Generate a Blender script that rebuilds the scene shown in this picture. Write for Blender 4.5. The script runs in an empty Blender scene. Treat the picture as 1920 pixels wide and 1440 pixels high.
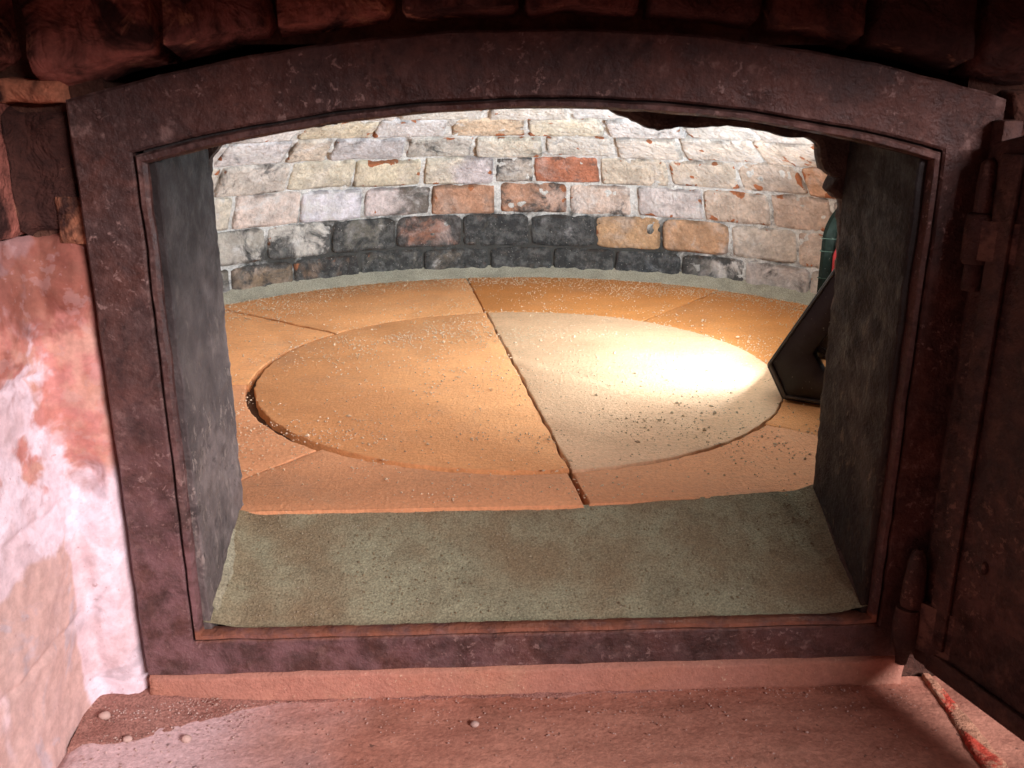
import bpy, bmesh, math, random
from mathutils import Vector, Matrix, noise
random.seed(7)
S = bpy.context.scene
C = S.collection

# ------------------------------------------------------------------ camera
def cam_axes(yaw, pitch, roll):
    cy, sy, cp, sp = math.cos(yaw), math.sin(yaw), math.cos(pitch), math.sin(pitch)
    f = Vector((sy*cp, cy*cp, -sp)); r = Vector((cy, -sy, 0)); u = r.cross(f)
    cr, sr = math.cos(roll), math.sin(roll)
    return cr*r+sr*u, cr*u-sr*r, f
cd = bpy.data.cameras.new('camera'); cam = bpy.data.objects.new('camera', cd); C.objects.link(cam)
r_, u_, f_ = cam_axes(0.0424, 0.3100, -0.0014)
M = Matrix((r_, u_, -f_)).transposed().to_4x4(); M.translation = Vector((-0.039, -0.4973, 0.2771))
cam.matrix_world = M
cd.sensor_width = 36; cd.lens = 36*1718.3/1920
cd.clip_start = 0.01; cd.clip_end = 50
cd.dof.use_dof = True; cd.dof.focus_distance = 1.15; cd.dof.aperture_fstop = 36
S.camera = cam

# ------------------------------------------------------------------ light
w = bpy.data.worlds.new('World'); S.world = w; w.use_nodes = True
w.node_tree.nodes['Background'].inputs[0].default_value = (1.0, 0.33, 0.27, 1)
w.node_tree.nodes['Background'].inputs[1].default_value = 0.15
ld = bpy.data.lights.new('window_light', 'AREA'); lo = bpy.data.objects.new('window_light', ld); C.objects.link(lo)
ld.shape = 'RECTANGLE'; ld.size = 1.0; ld.size_y = 0.4; ld.energy = 94; ld.color = (1, 0.86, 0.90)
lo.location = (1.32, -1.75, 0.97)
lo.rotation_euler = (Vector((-0.2, 0, 0.0))-lo.location).to_track_quat('-Z', 'Y').to_euler()
LAMP = 124.0
S.view_settings.view_transform = 'Standard'; S.view_settings.look = 'None'
S.view_settings.exposure = 0; S.view_settings.gamma = 1
S.cycles.use_denoising = True
S.cycles.max_bounces = 5; S.cycles.diffuse_bounces = 4; S.cycles.glossy_bounces = 2
S.cycles.use_adaptive_sampling = True; S.cycles.adaptive_threshold = 0.02

# ------------------------------------------------------------------ helpers
def lin(c):
    return tuple(((v/255)/12.92 if v/255 <= .04045 else ((v/255+.055)/1.055)**2.4) for v in c)
def wloc(o):
    p = o.location.copy()
    while o.parent: o = o.parent; p += o.location
    return p
def mobj(name, verts, faces, mat, parent=None, smooth=True, uvs=None, origin=None):
    o_ = Vector(origin) if origin is not None else Vector((0, 0, 0))
    me = bpy.data.meshes.new(name)
    me.from_pydata([tuple(Vector(v)-o_) for v in verts], [], faces)
    if uvs:
        l = me.uv_layers.new(name='UVMap')
        for lp in me.loops: l.data[lp.index].uv = uvs[lp.vertex_index]
    me.materials.append(mat)
    bm = bmesh.new(); bm.from_mesh(me); bmesh.ops.recalc_face_normals(bm, faces=bm.faces); bm.to_mesh(me); bm.free()
    if smooth: me.polygons.foreach_set('use_smooth', [True]*len(me.polygons))
    ob = bpy.data.objects.new(name, me); C.objects.link(ob); ob.location = o_
    if parent: 
        ob.parent = parent; ob.location = o_-wloc(parent)
    return ob
def bmobj(name, bm, mat, parent=None, smooth=False, sharp=True):
    me = bpy.data.meshes.new(name); bmesh.ops.recalc_face_normals(bm, faces=bm.faces); bm.to_mesh(me); bm.free(); me.materials.append(mat)
    if smooth:
        me.polygons.foreach_set('use_smooth', [True]*len(me.polygons))
        if sharp: me.set_sharp_from_angle(angle=math.radians(40))
    ob = bpy.data.objects.new(name, me); C.objects.link(ob)
    if parent:
        ob.parent = parent; ob.location = -wloc(parent)
    return ob
def tag(o, label, cat=None, group=None, kind=None):
    o['label'] = label
    if cat: o['category'] = cat
    if group: o['group'] = group
    if kind: o['kind'] = kind
    return o
def empty(name, loc, label, cat):
    o = bpy.data.objects.new(name, None); C.objects.link(o); o.location = loc; o.empty_display_size = .05
    return tag(o, label, cat)
def nz(p, s=1.0, o=0):
    return noise.noise(Vector((p[0]*s+o, p[1]*s+o*1.7, p[2]*s-o)))
def fnz(p, s=1.0, o=0):
    return nz(p, s, o)+.5*nz(p, s*2.1, o+5)+.25*nz(p, s*4.3, o+9)
def sst(a, b, x):
    t = max(0., min(1., (x-a)/(b-a))); return t*t*(3-2*t)
def box(bm, x0, x1, y0, y1, z0, z1, bev=0.0, seg=2):
    r = bmesh.ops.create_cube(bm, size=1)
    for v in r['verts']:
        v.co = Vector(((x0+x1)/2+v.co.x*(x1-x0), (y0+y1)/2+v.co.y*(y1-y0), (z0+z1)/2+v.co.z*(z1-z0)))
    if bev:
        es = list({e for v in r['verts'] for e in v.link_edges})
        bmesh.ops.bevel(bm, geom=es, offset=bev, segments=seg, profile=.5, affect='EDGES')

# ------------------------------------------------------------------ materials
class NT:
    def __init__(s, name, rough=.85):
        s.m = bpy.data.materials.new(name); s.m.use_nodes = True; s.t = s.m.node_tree; s.n = s.t.nodes; s.l = s.t.links
        s.b = s.n['Principled BSDF']; s.b.inputs['Roughness'].default_value = rough
        s.b.inputs['Specular IOR Level'].default_value = .3
        s.pos = s.n.new('ShaderNodeNewGeometry').outputs['Position']
    def link(s, a, b): s.l.new(a, b)
    def set(s, sock, v):
        if hasattr(v, 'is_output'): s.l.new(v, sock)
        else: sock.default_value = v
    def mapping(s, scale, rot=(0, 0, 0)):
        m = s.n.new('ShaderNodeMapping'); m.inputs['Scale'].default_value = scale; m.inputs['Rotation'].default_value = rot
        s.l.new(s.pos, m.inputs['Vector']); return m.outputs[0]
    def noise(s, scale, detail=4, rough=.6, vec=None, dist=0., col=False):
        n = s.n.new('ShaderNodeTexNoise'); n.inputs['Scale'].default_value = scale; n.inputs['Detail'].default_value = min(detail, 4)
        n.inputs['Roughness'].default_value = rough; n.inputs['Distortion'].default_value = dist
        s.l.new(vec if vec is not None else s.pos, n.inputs['Vector']); return n.outputs['Color' if col else 'Fac']
    def vor(s, scale, feat='F1', vec=None):
        n = s.n.new('ShaderNodeTexVoronoi'); n.feature = feat; n.inputs['Scale'].default_value = scale
        s.l.new(vec if vec is not None else s.pos, n.inputs['Vector']); return n.outputs['Distance']
    def math(s, op, a, b=0., c=None, clamp=False):
        n = s.n.new('ShaderNodeMath'); n.operation = op; n.use_clamp = clamp
        s.set(n.inputs[0], a); s.set(n.inputs[1], b)
        if c is not None: s.set(n.inputs[2], c)
        return n.outputs[0]
    def step(s, v, a, b, lo=0., hi=1.):
        n = s.n.new('ShaderNodeMapRange'); n.interpolation_type = 'SMOOTHSTEP'
        s.set(n.inputs[0], v); s.set(n.inputs[1], a); s.set(n.inputs[2], b); s.set(n.inputs[3], lo); s.set(n.inputs[4], hi)
        return n.outputs[0]
    def mix(s, f, a, b, mode='MIX'):
        n = s.n.new('ShaderNodeMix'); n.data_type = 'RGBA'; n.blend_type = mode
        s.set(n.inputs[0], f)
        for i, v in ((6, a), (7, b)):
            if isinstance(v, (tuple, list)): v = tuple(v)+((1,) if len(v) == 3 else ())
            s.set(n.inputs[i], v)
        return n.outputs[2]
    def bright(s, col, f):
        return s.mix(1.0, col, s.comb(f), 'MULTIPLY')
    def comb(s, f):
        n = s.n.new('ShaderNodeCombineColor')
        for i in range(3): s.l.new(f, n.inputs[i])
        return n.outputs[0]
    def objcol(s): return s.n.new('ShaderNodeObjectInfo').outputs['Color']
    def objrand(s): return s.n.new('ShaderNodeObjectInfo').outputs['Random']
    def attr(s, name, vec=False):
        n = s.n.new('ShaderNodeAttribute'); n.attribute_type = 'OBJECT'; n.attribute_name = name
        return n.outputs['Color' if vec else 'Fac']
    def xyz(s, v=None):
        n = s.n.new('ShaderNodeSeparateXYZ'); s.l.new(v if v is not None else s.pos, n.inputs[0]); return n.outputs
    def color(s, c): s.set(s.b.inputs['Base Color'], c if hasattr(c, 'is_output') else tuple(c)+(1,))
    def bump(s, h, dist, strength=1., prev=None):
        n = s.n.new('ShaderNodeBump'); n.inputs['Distance'].default_value = dist; n.inputs['Strength'].default_value = strength
        s.l.new(h, n.inputs['Height'])
        if prev is not None: s.l.new(prev, n.inputs['Normal'])
        s.l.new(n.outputs[0], s.b.inputs['Normal']); return n.outputs[0]

def m_brick():
    t = NT('chamber_brick', .92)
    base = t.objcol(); uv = t.n.new('ShaderNodeUVMap').outputs[0]; U = t.xyz(uv)
    n1 = t.noise(38, 6, .65); n2 = t.noise(150, 5, .7); n3 = t.noise(20, 4, .6, dist=.8)
    c2 = t.attr('tint', True)
    m2 = t.step(t.math('ADD', t.math('MULTIPLY', n3, .9), U[0]), .80, 1.15)
    c = t.mix(t.math('MULTIPLY', m2, t.attr('two')), base, c2)
    c = t.mix(t.math('MULTIPLY', t.step(t.noise(17, 5, .7, dist=.5), .45, .7), .45), c, t.mix(t.objrand(), (.60, .52, .46), (.66, .64, .63)))
    c = t.bright(c, t.step(n1, .3, .7, .74, 1.14))
    c = t.bright(c, t.step(n2, .3, .7, .82, 1.12))
    # pale lime bloom
    lime = t.step(t.math('ADD', t.noise(30, 5, .7, dist=.5), t.attr('lime')), .62, .85)
    c = t.mix(t.math('MULTIPLY', lime, .8), c, (.74, .72, .69))
    # orange broken chips
    ed0 = t.math('MINIMUM', t.math('MULTIPLY', t.math('MINIMUM', U[0], t.math('SUBTRACT', 1, U[0])), 2.), t.math('MINIMUM', U[1], t.math('SUBTRACT', 1, U[1])))
    chip = t.step(t.math('ADD', t.math('ADD', t.noise(48, 3, .5, dist=.3), t.attr('chip')), t.step(ed0, .05, .3, .10, -.03)), .74, .76)
    c = t.mix(chip, c, (.46, .17, .075))
    # soot
    ed = t.math('MINIMUM', t.math('MINIMUM', U[0], t.math('SUBTRACT', 1, U[0])), t.math('MINIMUM', U[1], t.math('SUBTRACT', 1, U[1])))
    edge = t.step(ed, .0, .22, .16, 0.)
    P_ = t.xyz()
    wz = t.step(t.math('ADD', P_[2], t.math('MULTIPLY', t.noise(16, 4, .6), .07)), .085, .165, 1., 0.)
    wx = t.step(t.math('ABSOLUTE', t.math('ADD', P_[0], t.math('ADD', .005, t.math('MULTIPLY', t.noise(9, 3), .05)))), .20, .40, 1., .25)
    wsoot = t.math('MULTIPLY', t.math('MULTIPLY', wz, wx), .17)
    soot = t.step(t.math('ADD', t.math('ADD', t.math('MULTIPLY_ADD', t.noise(22, 6, .72, dist=.5), 1.7, -.35), t.math('ADD', wsoot, t.math('MULTIPLY', t.attr('soot'), .62))), t.math('MULTIPLY', edge, t.step(t.attr('soot'), -.1, .15))), .52, .84)
    c = t.mix(t.math('MULTIPLY', soot, .93), c, t.mix(t.step(t.noise(70, 5, .7), .4, .68), (.040, .041, .041), (.135, .135, .128)))
    e2 = t.math('MINIMUM', t.math('MULTIPLY', t.math('MINIMUM', U[0], t.math('SUBTRACT', 1, U[0])), 2.), t.math('MINIMUM', U[1], t.math('SUBTRACT', 1, U[1])))
    ck = t.math('MULTIPLY', t.step(e2, .05, .13, 1., 0.), t.step(t.noise(24, 4, .6), .47, .58))
    c = t.mix(t.math('MULTIPLY', ck, .5), c, (.05, .035, .025))
    # pale specks of dust
    sp = t.step(t.noise(420, 2, .5), .69, .73)
    c = t.mix(t.math('MULTIPLY', sp, .55), c, (.6, .57, .5))
    t.color(c)
    b = t.bump(t.noise(90, 6, .7), .006, .9)
    b = t.bump(t.noise(430, 4, .7), .0012, .8, b)
    t.bump(t.vor(160), .0010, .5, b)
    return t.m
def m_mortar(name, col, col2, soot_z=None, rough=.95):
    t = NT(name, rough)
    c = t.mix(t.step(t.noise(40, 5, .65), .35, .65), col, col2)
    c = t.bright(c, t.step(t.noise(260, 4, .7), .3, .7, .75, 1.12))
    if soot_z:
        z = t.xyz()[2]
        wz = t.step(t.math('ADD', z, t.math('MULTIPLY', t.noise(16, 4, .6), .07)), .085, .165, 1., 0.)
        wx = t.step(t.math('ABSOLUTE', t.math('ADD', t.xyz()[0], t.math('ADD', .005, t.math('MULTIPLY', t.noise(9, 3), .05)))), .20, .40, 1., .25)
        s = t.step(t.math('ADD', t.noise(22, 6, .72, dist=.5), t.math('MULTIPLY', t.math('MULTIPLY', wz, wx), .40)), .52, .80, 0., .96)
        c = t.mix(s, c, (.05, .048, .042))
    crack = t.step(t.noise(36, 3, .6, dist=2.), .485, .5); crack2 = t.step(t.noise(36, 3, .6, dist=2.), .5, .515, 1., 0.)
    ck = t.math('MULTIPLY', t.math('MULTIPLY', crack, crack2), t.step(t.noise(12, 2), .5, .6))
    c = t.mix(t.math('MULTIPLY', ck, .6), c, (.05, .04, .03))
    t.color(c)
    b = t.bump(t.noise(120, 6, .7), .004, .8)
    t.bump(t.noise(600, 3, .7), .0012, .8, b)
    return t.m
def m_terracotta():
    t = NT('terracotta_tile', .82)
    c = t.objcol()
    st = t.noise(9, 6, .7, vec=t.mapping((1.0, 1.7, 1)))
    c = t.bright(c, t.step(st, .3, .7, .92, 1.06))
    c = t.mix(t.math('MULTIPLY', t.step(t.noise(11, 4, .6), .45, .7), .2), c, (.52, .23, .10))
    c = t.mix(t.math('MULTIPLY', t.step(t.noise(7, 6, .75, dist=.5), .54, .70), .25), c, (.44, .28, .19))
    pt_ = t.math('MULTIPLY', t.step(t.noise(190, 4, .7), .30, .36, .55, 0.), t.step(t.noise(11, 3), .4, .6)); c = t.mix(pt_, c, (.20, .09, .04))
    sc = t.math('MULTIPLY', t.step(t.noise(30, 3, .5, vec=t.mapping((.6, 7, 1), (0, 0, .15))), .63, .67), t.step(t.noise(6, 3), .5, .6, 0., .35)); c = t.mix(sc, c, (.40, .20, .10))
    c = t.mix(t.math('MULTIPLY', t.step(t.noise(16, 5, .65, dist=.4), .52, .75), .18), c, (.62, .42, .25))
    c = t.bright(c, t.step(t.noise(300, 3, .7), .35, .65, .9, 1.06))
    sp = t.step(t.noise(520, 2, .6), .66, .70)
    c = t.mix(t.math('MULTIPLY', sp, t.step(t.noise(8, 3, .6), .42, .62, 0., .7)), c, (.72, .56, .38))
    t.color(c)
    b = t.bump(t.noise(12, 3, .55, vec=t.mapping((1, 1.5, 1))), .0014, .5)
    b = t.bump(t.noise(240, 5, .7), .0011, .9, b)
    t.bump(t.noise(520, 2, .6), .0009, .7, b)
    return t.m
def m_sand(name, a, b_, scale=1.):
    t = NT(name, .97)
    n = t.noise(900*scale, 3, .7)
    c = t.mix(t.step(t.noise(13, 5, .65), .35, .65), a, b_)
    c = t.mix(t.math('MULTIPLY', t.step(t.noise(17, 6, .8, dist=.9), .50, .66), .25), c, tuple(q*.45 for q in a))
    c = t.bright(c, t.step(n, .35, .65, .70, 1.24))
    sp = t.step(t.noise(700*scale, 2, .6), .70, .74); c = t.mix(t.math('MULTIPLY', sp, .7), c, (.62, .57, .45))
    dk = t.step(t.noise(520*scale, 2, .6), .27, .32, .6, 0.); c = t.mix(dk, c, (.03, .028, .02))
    t.color(c)
    b = t.bump(t.noise(26, 5, .6, vec=t.mapping((1, 2.6, 1))), .004, .45)
    b = t.bump(t.noise(700*scale, 3, .6), .0010, .6, b)
    t.bump(n, .0009, .8, b)
    return t.m
def m_iron(name, base, rust, pale, rough=.6, streak=True, palef=.5, soot=False, rim=False):
    t = NT(name, rough)
    c = t.mix(t.step(t.noise(22, 6, .7, dist=.6), .38, .66), base, rust)
    c = t.mix(t.math('MULTIPLY', t.step(t.noise(10, 6, .72, dist=.8), .50, .66), .45), c, tuple(min(1, q*1.8) for q in rust))
    c = t.mix(t.math('MULTIPLY', t.step(t.noise(34, 6, .75, dist=1.), .56, .66), .5), c, tuple(q*.3 for q in base))
    c = t.bright(c, t.step(t.noise(120, 5, .75), .3, .7, .74, 1.2))
    v = t.mapping((110, 110, 48)) if streak else t.mapping((60, 60, 60))
    s = t.math('MULTIPLY', t.step(t.noise(1, 5, .7, vec=v), .56, .70), t.step(t.noise(9, 3, .6), .40, .62))
    c = t.mix(t.math('MULTIPLY', s, palef), c, pale)
    f = t.math('MULTIPLY', t.step(t.noise(210, 3, .6), .68, .72), t.step(t.noise(14, 3, .6), .50, .66)); c = t.mix(t.math('MULTIPLY', f, .75), c, pale)
    pt = t.n.new('ShaderNodeNewGeometry').outputs['Pointiness']
    wr = t.math('MULTIPLY', t.step(pt, .545, .62), t.step(t.noise(60, 4, .7), .42, .6)); c = t.mix(t.math('MULTIPLY', wr, .55), c, pale)
    fl = t.math('MULTIPLY', t.step(t.noise(150, 6, .8, vec=t.mapping((1, 1, .45)) if streak else None, dist=.4), .58, .62), t.step(t.noise(13, 3, .6), .45, .6, .15, 1.)); c = t.mix(t.math('MULTIPLY', fl, .6), c, pale)
    pk = t.step(t.noise(95, 4, .65, dist=.5), .27, .35, .6, 0.); c = t.mix(pk, c, (.022, .012, .012))
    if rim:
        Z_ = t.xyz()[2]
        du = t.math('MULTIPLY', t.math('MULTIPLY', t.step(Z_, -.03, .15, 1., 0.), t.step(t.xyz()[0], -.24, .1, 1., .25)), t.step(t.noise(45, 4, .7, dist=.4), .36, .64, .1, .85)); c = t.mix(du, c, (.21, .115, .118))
        rs = t.math('MULTIPLY', t.math('MULTIPLY', t.step(Z_, -.0485, -.0455), t.step(Z_, -.040, -.037, 1., 0.)), t.step(t.noise(40, 5, .7), .35, .6, .2, .9)); rs = t.math('MULTIPLY', rs, t.step(t.math('ABSOLUTE', t.xyz()[0]), .2125, .2150, 1., 0.)); c = t.mix(rs, c, (.26, .105, .06))
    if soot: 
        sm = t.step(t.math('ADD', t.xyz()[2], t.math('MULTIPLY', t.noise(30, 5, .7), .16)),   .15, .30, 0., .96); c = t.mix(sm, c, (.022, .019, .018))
    t.color(c)
    t.b.inputs['Metallic'].default_value = .15
    t.set(t.b.inputs['Roughness'], t.step(t.noise(60, 4, .7), .3, .7, rough-.12, rough+.22))
    b = t.bump(t.noise(75, 6, .7), .0034, .7)
    t.bump(t.noise(420, 4, .7), .0008, .7, b)
    return t.m
def m_outer_brick():
    t = NT('sooty_outer_brick', .9)
    c = t.objcol()
    c = t.mix(t.step(t.noise(24, 6, .7, dist=.9), .42, .64), c, (.035, .014, .011))
    c = t.mix(t.math('MULTIPLY', t.step(t.noise(30, 5, .7, dist=1.4), .58, .70), t.attr('lime')), c, (.42, .20, .12))
    c = t.bright(c, t.step(t.noise(140, 5, .7), .3, .7, .7, 1.25))
    t.color(c)
    b = t.bump(t.noise(45, 6, .7, dist=.5), .008, .9)
    t.bump(t.noise(300, 4, .7), .0016, .8, b)
    return t.m
def m_plaster():
    t = NT('limewashed_plaster', .93)
    X = t.xyz()
    n = t.noise(16, 5, .65, dist=.4)
    c = t.mix(t.step(n, .45, .55), (.80, .70, .75), (.70, .56, .58))
    z1 = t.math('ADD', X[2], t.math('MULTIPLY', t.noise(22, 4, .6, dist=.4), .05))
    # smooth peach brick faces under thin wash
    pe = t.math('MULTIPLY', t.step(t.math('ADD', X[1], t.math('MULTIPLY', t.noise(18, 4, .6, dist=.6), .030)), .006, .010, 1., 0.), t.step(z1, .050, .056, 1., 0.))
    pe = t.math('MULTIPLY', pe, t.step(t.noise(9, 3, .55, dist=.5), .36, .44))
    c = t.mix(t.math('MULTIPLY', pe, .9), c, (.58, .39, .33))
    # lilac grey bloom
    gs = t.step(t.noise(13, 5, .65, dist=1.2), .56, .62); c = t.mix(t.math('MULTIPLY', gs, .65), c, (.50, .44, .47))
    # bare orange-red brick where the wash has come off beside the frame
    red = t.math('MULTIPLY', t.step(t.math('ADD', X[0], t.math('MULTIPLY', t.noise(34, 4, .55, dist=.2), .075)), -.246, -.238), t.step(z1, .085, .100))
    c = t.mix(t.math('MULTIPLY', red, .78), c, t.mix(t.step(t.noise(60, 4, .6), .4, .6), (.50, .13, .07), (.55, .24, .13)))
    r2 = t.math('MULTIPLY', t.step(t.noise(26, 4, .55, dist=.1), .55, .61), t.step(z1, .06, .16, 0., .7)); c = t.mix(r2, c, (.50, .20, .15))
    up = t.step(t.math('ADD', X[2], t.math('MULTIPLY', t.noise(30, 5, .7, dist=.6), .13)), .20, .235)
    c = t.mix(t.math('MULTIPLY', up, .85), c, (.22, .075, .05))
    c = t.bright(c, t.step(t.noise(140, 5, .75), .3, .7, .84, 1.1))
    pit = t.step(t.noise(230, 4, .65), .30, .35, .6, 0.); c = t.mix(pit, c, (.40, .24, .23))
    pk = t.math('MULTIPLY', t.step(t.noise(75, 4, .6, dist=.1), .56, .60), .22); c = t.mix(pk, c, (.50, .36, .35))
    # rusty hollow
    vd = t.n.new('ShaderNodeVectorMath'); vd.operation = 'DISTANCE'; t.l.new(t.pos, vd.inputs[0]); vd.inputs[1].default_value = (-.2665, .002, .0635)
    ho = t.step(t.math('ADD', vd.outputs['Value'], t.math('MULTIPLY', t.noise(60, 4, .6), .016)), .013, .020, .9, 0.)
    c = t.mix(ho, c, (.30, .12, .07))
    t.color(c)
    b = t.bump(t.noise(30, 3, .5), .002, .3)
    t.bump(t.noise(300, 2, .5), .0006, .4, b)
    return t.m
def m_slab():
    t = NT('worn_slab', .8)
    v = t.mapping((4, 11, 1))
    c = t.mix(t.step(t.noise(3, 6, .7, vec=v), .35, .65), (.56, .275, .19), (.42, .19, .13))
    c = t.mix(t.math('MULTIPLY', t.step(t.noise(18, 5, .65), .5, .7), .45), c, (.20, .095, .06))
    c = t.mix(t.math('MULTIPLY', t.step(t.math('ADD', t.xyz()[0], t.math('MULTIPLY', t.noise(12, 4), .12)), -.04, -.17), .8), c, (.74, .60, .61))  # left end paler: brighter daylight there is painted into the slab colour
    c = t.bright(c, t.step(t.noise(260, 4, .75), .3, .7, .78, 1.15))
    d = t.step(t.noise(150, 3, .6), .28, .32, .7, 0.); c = t.mix(d, c, (.08, .05, .04))
    t.color(c)
    b = t.bump(t.noise(30, 6, .65, vec=t.mapping((1, 1.8, 1))), .002, .4)
    t.bump(t.noise(420, 3, .6), .0009, .6, b)
    return t.m
def m_plain(name, col, rough, bump=.0004, spec=.4):
    t = NT(name, rough); t.b.inputs['Specular IOR Level'].default_value = spec
    c = t.mix(t.step(t.noise(45, 5, .65), .4, .7), col, tuple(min(1, v*1.5+.006) for v in col))
    sp = t.step(t.noise(330, 2, .6), .70, .75); c = t.mix(t.math('MULTIPLY', sp, .35), c, (.4, .36, .3))
    t.color(c); t.bump(t.noise(220, 4, .7), bump, .7)
    return t.m
def m_emit():
    t = NT('led_lens', .3); t.color((.9, .9, .9))
    t.b.inputs['Emission Color'].default_value = (.87, .985, 1.10, 1); t.b.inputs['Emission Strength'].default_value = LAMP
    return t.m
BR = m_brick()
MO = m_mortar('chamber_mortar', (.78, .77, .73), (.66, .65, .61), soot_z=.105)
GR = m_sand('base_grout', (.36, .34, .26), (.46, .43, .33), .8)
TC = m_terracotta()
SD = m_sand('joint_sand', (.11, .055, .028), (.07, .034, .017))
SILL = m_sand('sill_cement', (.235, .188, .108), (.30, .305, .195), .9)
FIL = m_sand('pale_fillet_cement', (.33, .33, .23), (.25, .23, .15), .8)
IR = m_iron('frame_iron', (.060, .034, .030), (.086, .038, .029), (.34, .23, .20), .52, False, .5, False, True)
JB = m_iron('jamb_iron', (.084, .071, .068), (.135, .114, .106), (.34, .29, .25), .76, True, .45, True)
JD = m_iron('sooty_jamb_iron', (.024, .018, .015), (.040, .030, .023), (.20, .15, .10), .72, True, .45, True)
DR = m_iron('door_iron', (.052, .030, .026), (.078, .037, .030), (.26, .15, .11), .6, False, .35)
OB = m_outer_brick(); PL = m_plaster(); SL = m_slab()
OM = m_mortar('outer_mortar', (.12, .055, .035), (.06, .026, .018))
MB_ = m_sand('red_mortar_bead', (.36, .19, .15), (.28, .13, .10), .8)
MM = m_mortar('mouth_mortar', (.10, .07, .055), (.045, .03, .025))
BLK = m_plain('black_plastic', (.007, .006, .006), .34, .0004, .4)
GRN = m_plain('green_plastic', (.005, .0075, .005), .85, .0004, .05)
REDP = m_plain('red_plastic', (.22, .008, .01), .6)
PALE = m_plain('pale_plastic', (.33, .40, .34), .5)
RIB = m_plain('edge_highlight_plastic', (.045, .040, .032), .38, .0004, .5); LENS = m_emit(); RDG = m_plain('ridge_plastic', (.035, .05, .035), .8, .0004, .05)  # RIB is paler: the lamp's edge highlights are painted into its colour

# ------------------------------------------------------------------ chamber: dome of brick courses
CX, CY = 0.0035, 0.4103
PROF = [(.5227, -.002), (.5227, .0447), (.515, .0961), (.4946, .1439), (.4628, .185), (.4207, .2155), (.3751, .2405), (.3263, .2584), (.276, .2735), (.222, .286), (.15, .297), (.07, .303), (.0, .305)]
FRONT_Y = 0.112
def dome_pt(a, s, push=0.):
    i = min(int(s), len(PROF)-2); t = s-i
    (r0, z0), (r1, z1) = PROF[i], PROF[i+1]
    r = r0+(r1-r0)*t; z = z0+(z1-z0)*t
    # smooth normal
    def nrm(k):
        k = max(0, min(len(PROF)-2, k)); d = Vector((PROF[k+1][0]-PROF[k][0], PROF[k+1][1]-PROF[k][1])); return Vector((-d.y, d.x)).normalized()
    n = nrm(i-1).lerp(nrm(i), .5+.5*min(1, t*2)) if t < .5 else nrm(i).lerp(nrm(i+1), (t-.5))
    n.normalize()
    r += n.x*push; z += n.y*push
    return Vector((CX+r*math.sin(a), CY+r*math.cos(a), z))

chamber = empty('oven_chamber', (CX, CY, 0), 'round vaulted oven chamber of pale and soot-blackened bricks behind the iron frame', 'oven chamber')
# mortar shell
SV = [8*k/150 for k in range(150)]+[8+.25*k for k in range(16)]+[11.999]
na, ns = 860, len(SV)-1
v = []; f = []
for sv in SV:
    for i in range(na+1):
        a = math.radians(-128+256*i/na)
        p = dome_pt(a, sv)
        deep = -.0014+.0030*fnz(p, 42, 3)+.0012*nz(p, 150, 8)
        deep = min(deep, .0012) - .010*sst(.22, .5, nz(p, 26, 11))*sst(3.6, 4.6, sv)
        p = dome_pt(a, sv, deep)
        p.y = max(p.y, FRONT_Y+.004)
        v.append(p)
for j in range(ns):
    for i in range(na):
        q = [j*(na+1)+i, j*(na+1)+i+1, (j+1)*(na+1)+i+1, (j+1)*(na+1)+i]
        if all(v[k].y <= FRONT_Y+.0041 for k in q): continue
        f.append(q)
mobj('mortar_bed', v, f, MO, chamber)

def chamber_brick(a0, a1, s, col, soot=0., lime=0., chip=0., tint=None, proud=.0, h0=0., h1=0., gap=.016):
    US = [0, .010, .035, .08, .2, .35, .5, .65, .8, .92, .965, .990, 1]; VS = [0, .018, .06, .14, .32, .5, .68, .86, .94, .982, 1]
    nu, nv = len(US)-1, len(VS)-1
    c0 = dome_pt((a0+a1)/2, s+.5)
    verts = []; faces = []; uvs = []
    seed = random.uniform(0, 90)
    jit = [random.uniform(-.045, .045) for _ in range(4)]
    rw = (a1-a0)*PROF[min(s, 11)][0]
    for j in range(nv+1):
        for i in range(nu+1):
            u, w = US[i], VS[j]
            x, y = u*2-1, w*2-1
            # rounded corners in plan
            k = (.22 if s < 2 else .10)*(abs(x)**8)*(abs(y)**8)
            xx = x*(1-k*.5); yy = y*(1-k)
            p0 = Vector((xx, yy, 0))
            ww = .5+yy*.5
            ss = s+gap+(1-2*gap)*ww + (jit[0]*(1-ww)+jit[1]*ww)*.6 + h0*(1-ww)+h1*ww + .025*nz((xx*2, yy*2, seed), 1.2, seed)
            aa = a0+(a1-a0)*(.5+xx*.5) + (jit[2]*(1-ww)+jit[3]*ww)*.25*(a1-a0) + .012*(a1-a0)*nz((xx*2, yy*3, seed), 1.6, seed+3)
            dx = (1-abs(x))*rw/2+.0006; dy = (1-abs(y))*.026+.0006
            e = min(dx, dy); 
            prof = math.sqrt(max(0, 1-(1-min(1, e/.0034))**2))
            pw = dome_pt(aa, max(-.03, ss))
            push = -.0075+prof*(.0085+proud)+.0015*fnz((pw.x, pw.y, pw.z), 60, seed)
            if i in (0, nu) or j in (0, nv): push = -.012
            verts.append(dome_pt(aa, max(-.03, ss), push)); uvs.append((u, w))
    for j in range(nv):
        for i in range(nu):
            faces.append((j*(nu+1)+i, j*(nu+1)+i+1, (j+1)*(nu+1)+i+1, (j+1)*(nu+1)+i))
    o = mobj('brick', verts, faces, BR, chamber, uvs=uvs, origin=c0)
    o.color = tuple(lin(col))+(1,)
    o['soot'] = float(soot); o['lime'] = float(lime); o['chip'] = float(chip); o['two'] = 1.0 if tint else 0.0
    o['tint'] = list(lin(tint)) if tint else [0.5, 0.5, 0.5]
    return o
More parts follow.
